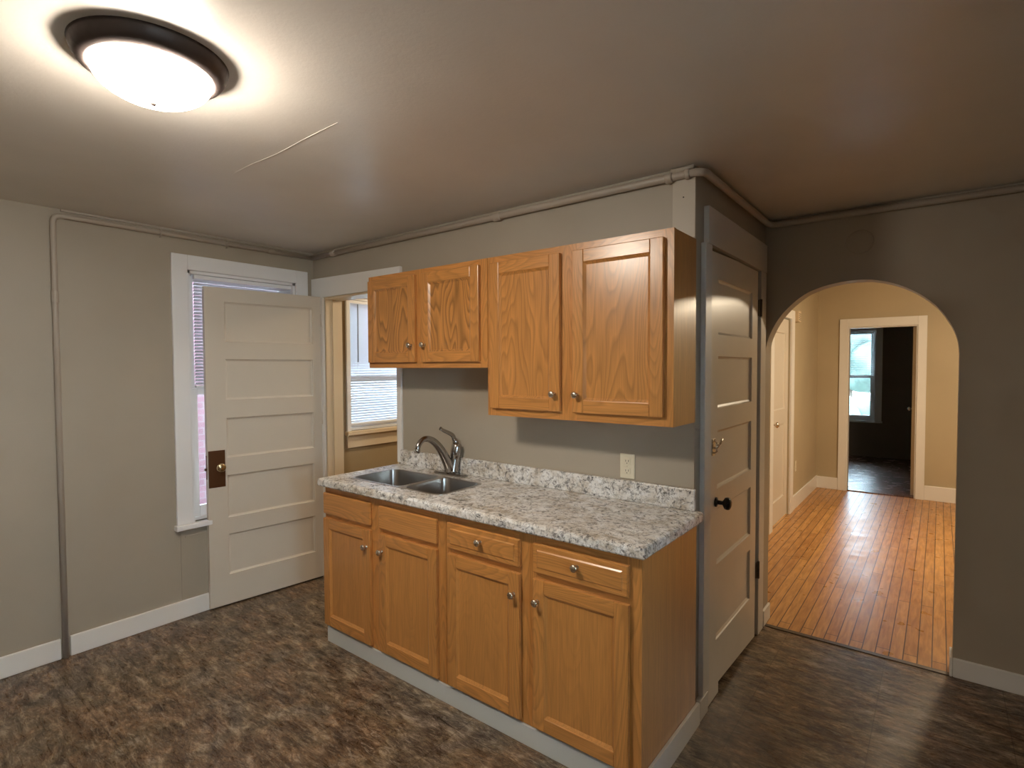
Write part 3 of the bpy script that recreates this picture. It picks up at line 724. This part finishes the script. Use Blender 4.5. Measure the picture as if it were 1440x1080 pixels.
def wall_cabinet(x0, x1, z0, z1, label, doors, dz0, dz1, pm, kz):
    root = empty('wall_cabinet', ((x0+x1)/2, 0, z0)); tag(root, label, 'cabinet')
    YU = -.24; b = MB(); t = .016
    b.box(x0, x0+t, YU+.02, -.001, z0, z1-.002); b.box(x1-t, x1, YU+.02, -.001, z0, z1-.002)
    b.box(x0+t, x1-t, YU+.02, -.001, z0+.012, z0+.026); b.box(x0+t, x1-t, YU+.02, -.001, z1-.018, z1-.002); b.box(x0+t, x1-t, -.01, -.001, z0+.026, z1-.018)
    b.build('carcass', M['oak_side'], root)
    f = MB(); ys0, ys1 = YU, YU+.02
    for a0, a1 in ((x0, doors[0][0]+.02), (doors[0][1]-.012, doors[1][0]+.012), (doors[1][1]-.012, x1)): f.box(a0, a1, ys0, ys1, z0, z1, 0)
    for a0, a1 in ((doors[0][0]+.02, doors[0][1]-.012), (doors[1][0]+.012, doors[1][1]-.012)):
        for c0, c1 in ((z0, dz0+.012), (dz1-.012, z1)): f.box(a0, a1, ys0+.0005, ys1, c0, c1, 1)
    f.build('face_frame', OAK, root)
    for (a0, a1, kx), p in zip(doors, pm): cab_door(root, a0, a1, YU, dz0, dz1, p, (kx, kz))
    return root
wall_cabinet(-1.877, -.9545, 1.525, 2.058, 'short oak wall cabinet hanging above the sink', [(-1.864, -1.461, -1.487), (-1.410, -.998, -1.382)], 1.556, 2.03, [M['oak_fig'], M['oak_fig']], 1.648)
wall_cabinet(-.9525, -.0165, 1.294, 2.058, 'tall oak wall cabinet hanging nearest the closet door', [(-.925, -.526, -.553), (-.461, -.052, -.436)], 1.331, 2.026, [M['oak_mid'], M['oak_mid']], 1.408)

# ------------------------------------------------------------------ countertop, sink, faucet
SX = [(-1.765, -1.372), (-1.342, -1.078)]; SY = (-.455, -.150)
root = empty('countertop', (-.95, -.28, .88)); tag(root, 'grey speckled granite look laminate countertop over the base cabinets', 'countertop')
ct = MB()
hole = rrect(-1.770, -1.073, SY[0]-.005, SY[1]+.005, .045)
x0, x1, y0, y1 = -1.908, .02, -.577, -.0005
# rolled front edge: stack of inset outlines
zt, zb_ = .92, .878
prof = [(.004, zb_), (0, zb_+.006), (0, zt-.012), (.0035, zt-.0035), (.012, zt)]
rings = []
for ins, z in prof:
    rings.append([(x0+ins, y0+ins, z), (x1-ins, y0+ins, z), (x1-ins, y1, z), (x0+ins, y1, z)])
for a, b in zip(rings[:-1], rings[1:]):
    for i in range(4):
        j = (i+1) % 4; ct.add([a[i], a[j], b[j], b[i]], [(0, 1, 2, 3)])
bm = bmesh.new()
for lp in ([(p[0], p[1]) for p in rings[-1]], hole):
    vs = [bm.verts.new((p[0], p[1], zt)) for p in lp]
    for i in range(len(vs)): bm.edges.new((vs[i], vs[(i+1) % len(vs)]))
bmesh.ops.triangle_fill(bm, use_beauty=True, use_dissolve=False, edges=bm.edges[:])
for f in bm.faces:
    ct.add([tuple(v.co) for v in f.verts], [(0, 1, 2)]); ct.add([(v.co.x, v.co.y, zb_) for v in f.verts], [(2, 1, 0)])
bm.free()
for i in range(len(hole)):
    p, q = hole[i], hole[(i+1) % len(hole)]
    ct.add([(*p, zt), (*q, zt), (*q, zb_), (*p, zb_)], [(0, 1, 2, 3)])
ct.build('worktop', M['laminate'], root)
bs = MB(); bs.box(-1.868, -.010, -.021, -.0005, .9205, 1.012, 0, .004); bs.build('backsplash', M['laminate'], root)

root = empty('sink', (-1.42, -.30, .90)); tag(root, 'double bowl stainless steel sink set into the countertop', 'sink')
rim = MB(); rim_outer = rrect(-1.778, -1.065, SY[0]-.013, SY[1]+.013, .05)
rim.slab(rim_outer, [rrect(a, b, SY[0], SY[1], .045) for a, b in SX], 'z', .9203, .9225)
rim.build('rim', M['steel'], root)
for a, b in SX:
    bw = MB(); loops = []
    for ins, z, r in ((0, .9215, .045), (.002, .91, .045), (.006, .80, .05), (.012, .765, .055), (.03, .748, .05), (.05, .744, .04)):
        loops.append([(p[0], p[1], z) for p in rrect(a+ins, b-ins, SY[0]+ins, SY[1]-ins, r, 6)])
    for l0, l1 in zip(loops[:-1], loops[1:]):
        n = len(l0)
        for i in range(n): bw.add([l0[i], l0[(i+1) % n], l1[(i+1) % n], l1[i]], [(0, 1, 2, 3)], 0, True)
    bw.add(loops[-1], [tuple(range(len(loops[-1])))])
    bo = bw.build('bowl', M['steel'], root)
    dr = MB(); dr.lathe([(.042, 0), (.040, .003), (.030, .002), (.028, -.004)], ((a+b)/2, (SY[0]+SY[1])/2, .7445), (0, 0, 1), 24)
    dr.build('drain', M['chrome'], bo)

FXc = -1.382; FYc = -.072
root = empty('faucet', (FXc, FYc, .92)); tag(root, 'chrome single lever kitchen faucet behind the sink', 'faucet')
pl = MB()
for (w, d, z0, z1) in ((.125, .030, .9203, .929), (.118, .024, .929, .934)):
    pl.slab([(FXc+w*math.copysign(abs(math.cos(a))**.55, math.cos(a)), FYc+.002+d*math.copysign(abs(math.sin(a))**.8, math.sin(a))) for a in [2*PI*i/40 for i in range(40)]], [], 'z', z0, z1)
pl.build('deck_plate', M['chrome'], root)
bd = MB(); bd.lathe([(.033, 0), (.032, .010), (.029, .03), (.027, .075), (.0265, .088), (.030, .090), (.031, .12), (.030, .150), (.026, .160), (.018, .166), (0, .168)], (FXc+.006, FYc+.012, .934), (.10, .14, 1), 28)
bd.build('body', M['chrome'], root)
sp = MB()
cv = smooth_curve([(FYc+.004, .945), (FYc-.018, .985), (FYc-.048, 1.035), (FYc-.085, 1.085), (FYc-.13, 1.125), (FYc-.175, 1.143), (FYc-.212, 1.138), (FYc-.238, 1.115), (FYc-.245, 1.09)], 4)
rd = [.031-.0165*min(1, i/(len(cv)*.72)) for i in range(len(cv))]
sp.tube([(FXc, y, z) for y, z in cv], rd, 16, 0, 1.0)
so = sp.build('spout', M['chrome'], root)
ae = MB(); ae.lathe([(.0145, 0), (.0155, .004), (.0155, .018), (.012, .02)], (FXc, cv[-1][0], cv[-1][1]+.003), (0, -.15, -1), 18); ae.build('aerator', M['chrome'], so)
lv = MB(); lv.lathe([(.017, 0), (.018, .012), (.013, .028), (.008, .034)], (FXc+.016, FYc+.03, 1.094), (0, -.25, 1), 18)
lc = smooth_curve([(FYc+.02, 1.118), (FYc+.008, 1.142), (FYc-.022, 1.160), (FYc-.06, 1.176), (FYc-.09, 1.192)], 4)
lv.tube([(FXc+.014, y, z) for y, z in lc], [.010-.0045*i/len(lc) for i in range(len(lc)-2)]+[.0075, .007], 12, 0, 1.5)
lv.build('lever', M['chrome'], root)

# ------------------------------------------------------------------ outlets and boxes
def outlet(c, axis, label, w=.036, h=.056):
    root = empty('electrical_outlet', c); tag(root, label, 'outlet')
    def B(mb, u0, u1, d0, d1, z0, z1, bev=0, mi=0):
        if axis == 'y': mb.box(c[0]+u0, c[0]+u1, c[1]-d1, c[1]-d0, c[2]+z0, c[2]+z1, mi, bev)
        else: mb.box(c[0]+d0, c[0]+d1, c[1]+u0, c[1]+u1, c[2]+z0, c[2]+z1, mi, bev)
    m1 = MB(); B(m1, -w, w, 0, .006, -h, h, .002); m1.build('cover_plate', M['ivory'], root)
    for s in (-1, 1):
        m2 = MB(); B(m2, -.016, .016, .006, .009, s*.022-.0145, s*.022+.0145, .0015, 0)
        for u in (-.007, .006): B(m2, u, u+.0022, .009, .0093, s*.022-.002, s*.022+.007, 0, 1)
        B(m2, -.002, .002, .009, .0093, s*.022-.010, s*.022-.006, 0, 1)
        m2.build('receptacle', [M['ivory'], M['dark_slot']], root)
    m3 = MB(); m3.lathe([(.003, 0), (.0025, .0012), (0, .0013)], (c[0], c[1]-.006, c[2]) if axis == 'y' else (c[0]+.006, c[1], c[2]), (0, -1, 0) if axis == 'y' else (1, 0, 0), 10); m3.build('screw', M['nickel'], root)
    return root
outlet((-.324, -.0005, 1.076), 'y', 'ivory duplex outlet just above the right end of the backsplash')
outlet((HX+.0005, 4.19, .45), 'x', 'ivory outlet low on the tan left wall of the hall')
ch = MB(); ch.box(HX, HX+.04, 4.07, 4.19, 1.985, 2.10, 0, .004)
root = empty('door_chime', (HX, 4.13, 2.04)); tag(root, 'small pale chime box high on the hall wall beside the door casing', 'chime')
ch.build('cover', M['cream'], root)
gr = MB()
for k in range(4): gr.box(HX+.04, HX+.0415, 4.085, 4.175, 2.005+k*.02, 2.011+k*.02)
gr.build('grille', M['dark_slot'], root)
pc = MB(); pc.lathe([(.062, 0), (.062, .002), (.058, .004), (0, .004)], (.445, YA-.0002, 2.178), (0, -1, 0), 36)
tag(pc.build('round_cover_plate', M['wall'], None, (.445, YA, 2.178)), 'round wall coloured cover plate above the arch', 'cover plate')
hk = MB(); hk.lathe([(.006, 0), (.006, .004), (.003, .006), (.003, .014), (.005, .016), (0, .018)], (XW, .02, 1.262), (1, 0, 0), 10)
tag(hk.build('wall_hook', M['pipe'], None, (XW, .02, 1.262)), 'tiny painted peg on the wall corner beside the tall cabinet', 'hook')

# ------------------------------------------------------------------ ceiling lights
def ceiling_light(c, label, mat, R=.18, top=None):
    root = empty('ceiling_light', (c[0], c[1], top or H)); tag(root, label, 'ceiling light')
    k = R/.18
    rg = MB(); rg.lathe([(.183*k, 0), (.181*k, .008), (.176*k, .022), (.166*k, .036), (.152*k, .044), (.140*k, .044), (.139*k, .036), (.139*k, .002)], (c[0], c[1], H), (0, 0, -1), 64)
    rg.build('base_ring', M['bronze'], root)
    if top:
        stm = MB(); stm.lathe([(.05, 0), (.048, .012), (.010, .02), (.010, top-H)], (c[0], c[1], top), (0, 0, -1), 20); stm.build('stem', M['bronze'], root)
    bl = MB(); pr = []
    for i in range(15):
        a = PI/2*i/14; pr.append((.141*k*math.cos(a), .038+.078*k*math.sin(a)))
    bl.lathe(pr, (c[0], c[1], H), (0, 0, -1), 64); bl.build('glass_bowl', mat, root)
    fn = MB(); fn.lathe([(.007, 0), (.008, .003), (.005, .008), (0, .010)], (c[0], c[1], H-.038-.077*k), (0, 0, -1), 14); fn.build('finial', M['bronze'], root)
    return root
ceiling_light((-.89, -1.69), 'lit frosted dome light with dark bronze ring on the kitchen ceiling', M['lamp_kitchen'])
ceiling_light((1.22, 3.4), 'lit dome light on a short stem under the hall ceiling', M['lamp_hall'], .16, HH)
ceiling_light((-2.1, 1.1), 'lit dome light on the pantry ceiling behind the open door', M['lamp_pantry'], .13)

# ------------------------------------------------------------------ conduit pipes
def bend(p, q, r, rad=.03, n=6):
    """rounded corner points between p->q->r"""
    p, q, r = Vector(p), Vector(q), Vector(r); a = q+(p-q).normalized()*rad; b = q+(r-q).normalized()*rad
    return [(1-t)**2*a+2*t*(1-t)*q+t*t*b for t in [i/n for i in range(n+1)]]
def coupling(p, d, r, l, parent, name='coupling'):
    c = MB(); d = Vector(d).normalized(); p = Vector(p)
    c.lathe([(r*.9, -l/2), (r, -l/2+.003), (r, l/2-.003), (r*.9, l/2)], p, d, 14); return c.build(name, M['pipe'], parent)
px_ = XL+.017; pz = 2.322
root = empty('conduit_pipe', (px_, -1.495, 0)); tag(root, 'painted conduit rising up the left wall and running along its top', 'pipe')
pts = [Vector((px_, -1.495, 0.001))]+bend((px_, -1.495, 0), (px_, -1.495, pz), (px_, -.03, pz), .04)+[Vector((px_, -.035, pz))]
MBp = MB().tube(pts, .0135, 12); MBp.build('pipe', M['pipe'], root)
coupling((px_, -1.495, 1.90), (0, 0, 1), .0165, .06, root)
coupling((px_, -.33, pz), (0, 1, 0), .0165, .05, root)
for y in (-1.0, -.62):
    s = MB(); s.tube([(XL+.004, y, pz-.024), (XL+.012, y, pz-.022), (XL+.030, y, pz-.012), (XL+.033, y, pz), (XL+.030, y, pz+.012), (XL+.012, y, pz+.022), (XL+.004, y, pz+.024)], .0035, 6); s.build('strap', M['pipe'], root)
w = MB(); w.box(XL, XL+.012, -1.46, -.0, H-.012, H, 0, .002)
tag(w.build('wire_molding', M['pipe'], None, (XL, -.7, H)), 'thin painted wire molding along the top of the left wall', 'molding')
r_ = .0165; z_ = 2.322
P1 = (XL+.02, -.022, z_); P2 = (.018, -.024, z_+.002); P3 = (.012, YA-.024, z_+.006); P4 = (2.4, YA-.022, z_+.006)
root = empty('conduit_pipe', (-.95, -.022, z_)); tag(root, 'painted conduit running above the cabinets, round the corner and over the arch', 'pipe')
pts = [Vector(P1)]+bend(P1, P2, P3, .05)+bend(P2, P3, P4, .05)+[Vector(P4)]
MB().tube(pts, r_, 14).build('pipe', M['pipe'], root)
coupling((-1.07, -.0222, z_), (1, 0, 0), .0215, .05, root); coupling((-2.55, -.022, z_), (1, 0, 0), .0215, .05, root)
coupling((-.125, -.0235, z_), (1, 0, 0), .0225, .03, root); coupling((-.045, -.0238, z_+.001), (1, 0, 0), .0225, .02, root)
s = MB(); s.tube([(-.115, -.024, z_+.024), (-.02, -.024, z_+.026)], .010, 10); s.tube([(-.115, -.024, z_+.024), (-.115, -.024, z_+.036)], .006, 8); s.build('strap', M['pipe'], root)
coupling((1.10, YA-.0232, z_+.006), (1, 0, 0), .021, .05, root)

# ------------------------------------------------------------------ outside
nb = MB(); nb.box(-6.6, -6.0, -3.5, 1.7, -.6, 6.5); root = empty('neighbor_house', (-6.2, 3, -.6)); tag(root, 'red brick house seen through the tall left window', 'house')
nb.build('wall', M['brick'], root)
rf = MB(); rf.slab([(-7.8, 6.4), (-5.6, 6.4), (-6.7, 7.6)], [], 'y', -3.8, 2.0); rf.build('roof', M['bark'], root)
g = MB(); g.box(-30, 30, -12, 45, -.7, -.6)
tag(g.build('ground', M['grass']), 'lawn outside the windows', 'ground', kind='structure')
def blob_bm(c, r, seed, squash=1.0, sub=3):
    bm = bmesh.new(); bmesh.ops.create_icosphere(bm, subdivisions=sub, radius=1)
    rnd = random.Random(seed); dirs = [(Vector((rnd.uniform(-1, 1), rnd.uniform(-1, 1), rnd.uniform(-1, 1))).normalized(), rnd.uniform(4, 9), rnd.uniform(0, 6)) for _ in range(7)]
    for v in bm.verts:
        s = 1+sum(.07*math.sin(k*v.co.dot(d)+p) for d, k, p in dirs)
        v.co = Vector((c[0]+v.co.x*r*s, c[1]+v.co.y*r*s, c[2]+v.co.z*r*s*squash))
    return bm
def tree(base, hgt, r, label, seed, name='tree'):
    root = empty(name, base); tag(root, label, 'tree' if name == 'tree' else 'bush')
    rnd = random.Random(seed)
    if name == 'tree':
        t = MB(); t.tube([(base[0], base[1], base[2]), (base[0]+.05, base[1], base[2]+hgt*.3), (base[0], base[1]+.05, base[2]+hgt*.62)], [.16, .12, .07], 10); t.build('trunk', M['bark'], root)
    cr = MB()
    for i in range(12):
        a = rnd.uniform(0, 6.28); rr = r*rnd.uniform(.1, .75); zz = base[2]+hgt*(rnd.uniform(.42, .95) if name == 'tree' else rnd.uniform(.2, .8))
        q = r*rnd.uniform(.28, .5)
        bm = blob_bm((base[0]+rr*math.cos(a), base[1]+rr*math.sin(a), zz), q, seed*31+i); cr.addbm(bm, 0, True)
    cr.build('foliage', M['leaf'], root)
tree((-4.3, 2.1, -.6), 1.7, .7, 'green bush low outside the tall left window', 3, 'bush')
tree((-2.6, 13.5, -.6), 3.4, 1.3, 'green tree seen through the far room window', 5)
tree((-1.6, 18.5, -.6), 4.0, 1.6, 'tree standing behind the nearer one outside the far room window', 8)
tree((-1.3, 12.2, -.6), 1.9, 1.1, 'low grey green hedge bush outside the far room window', 12, 'bush')
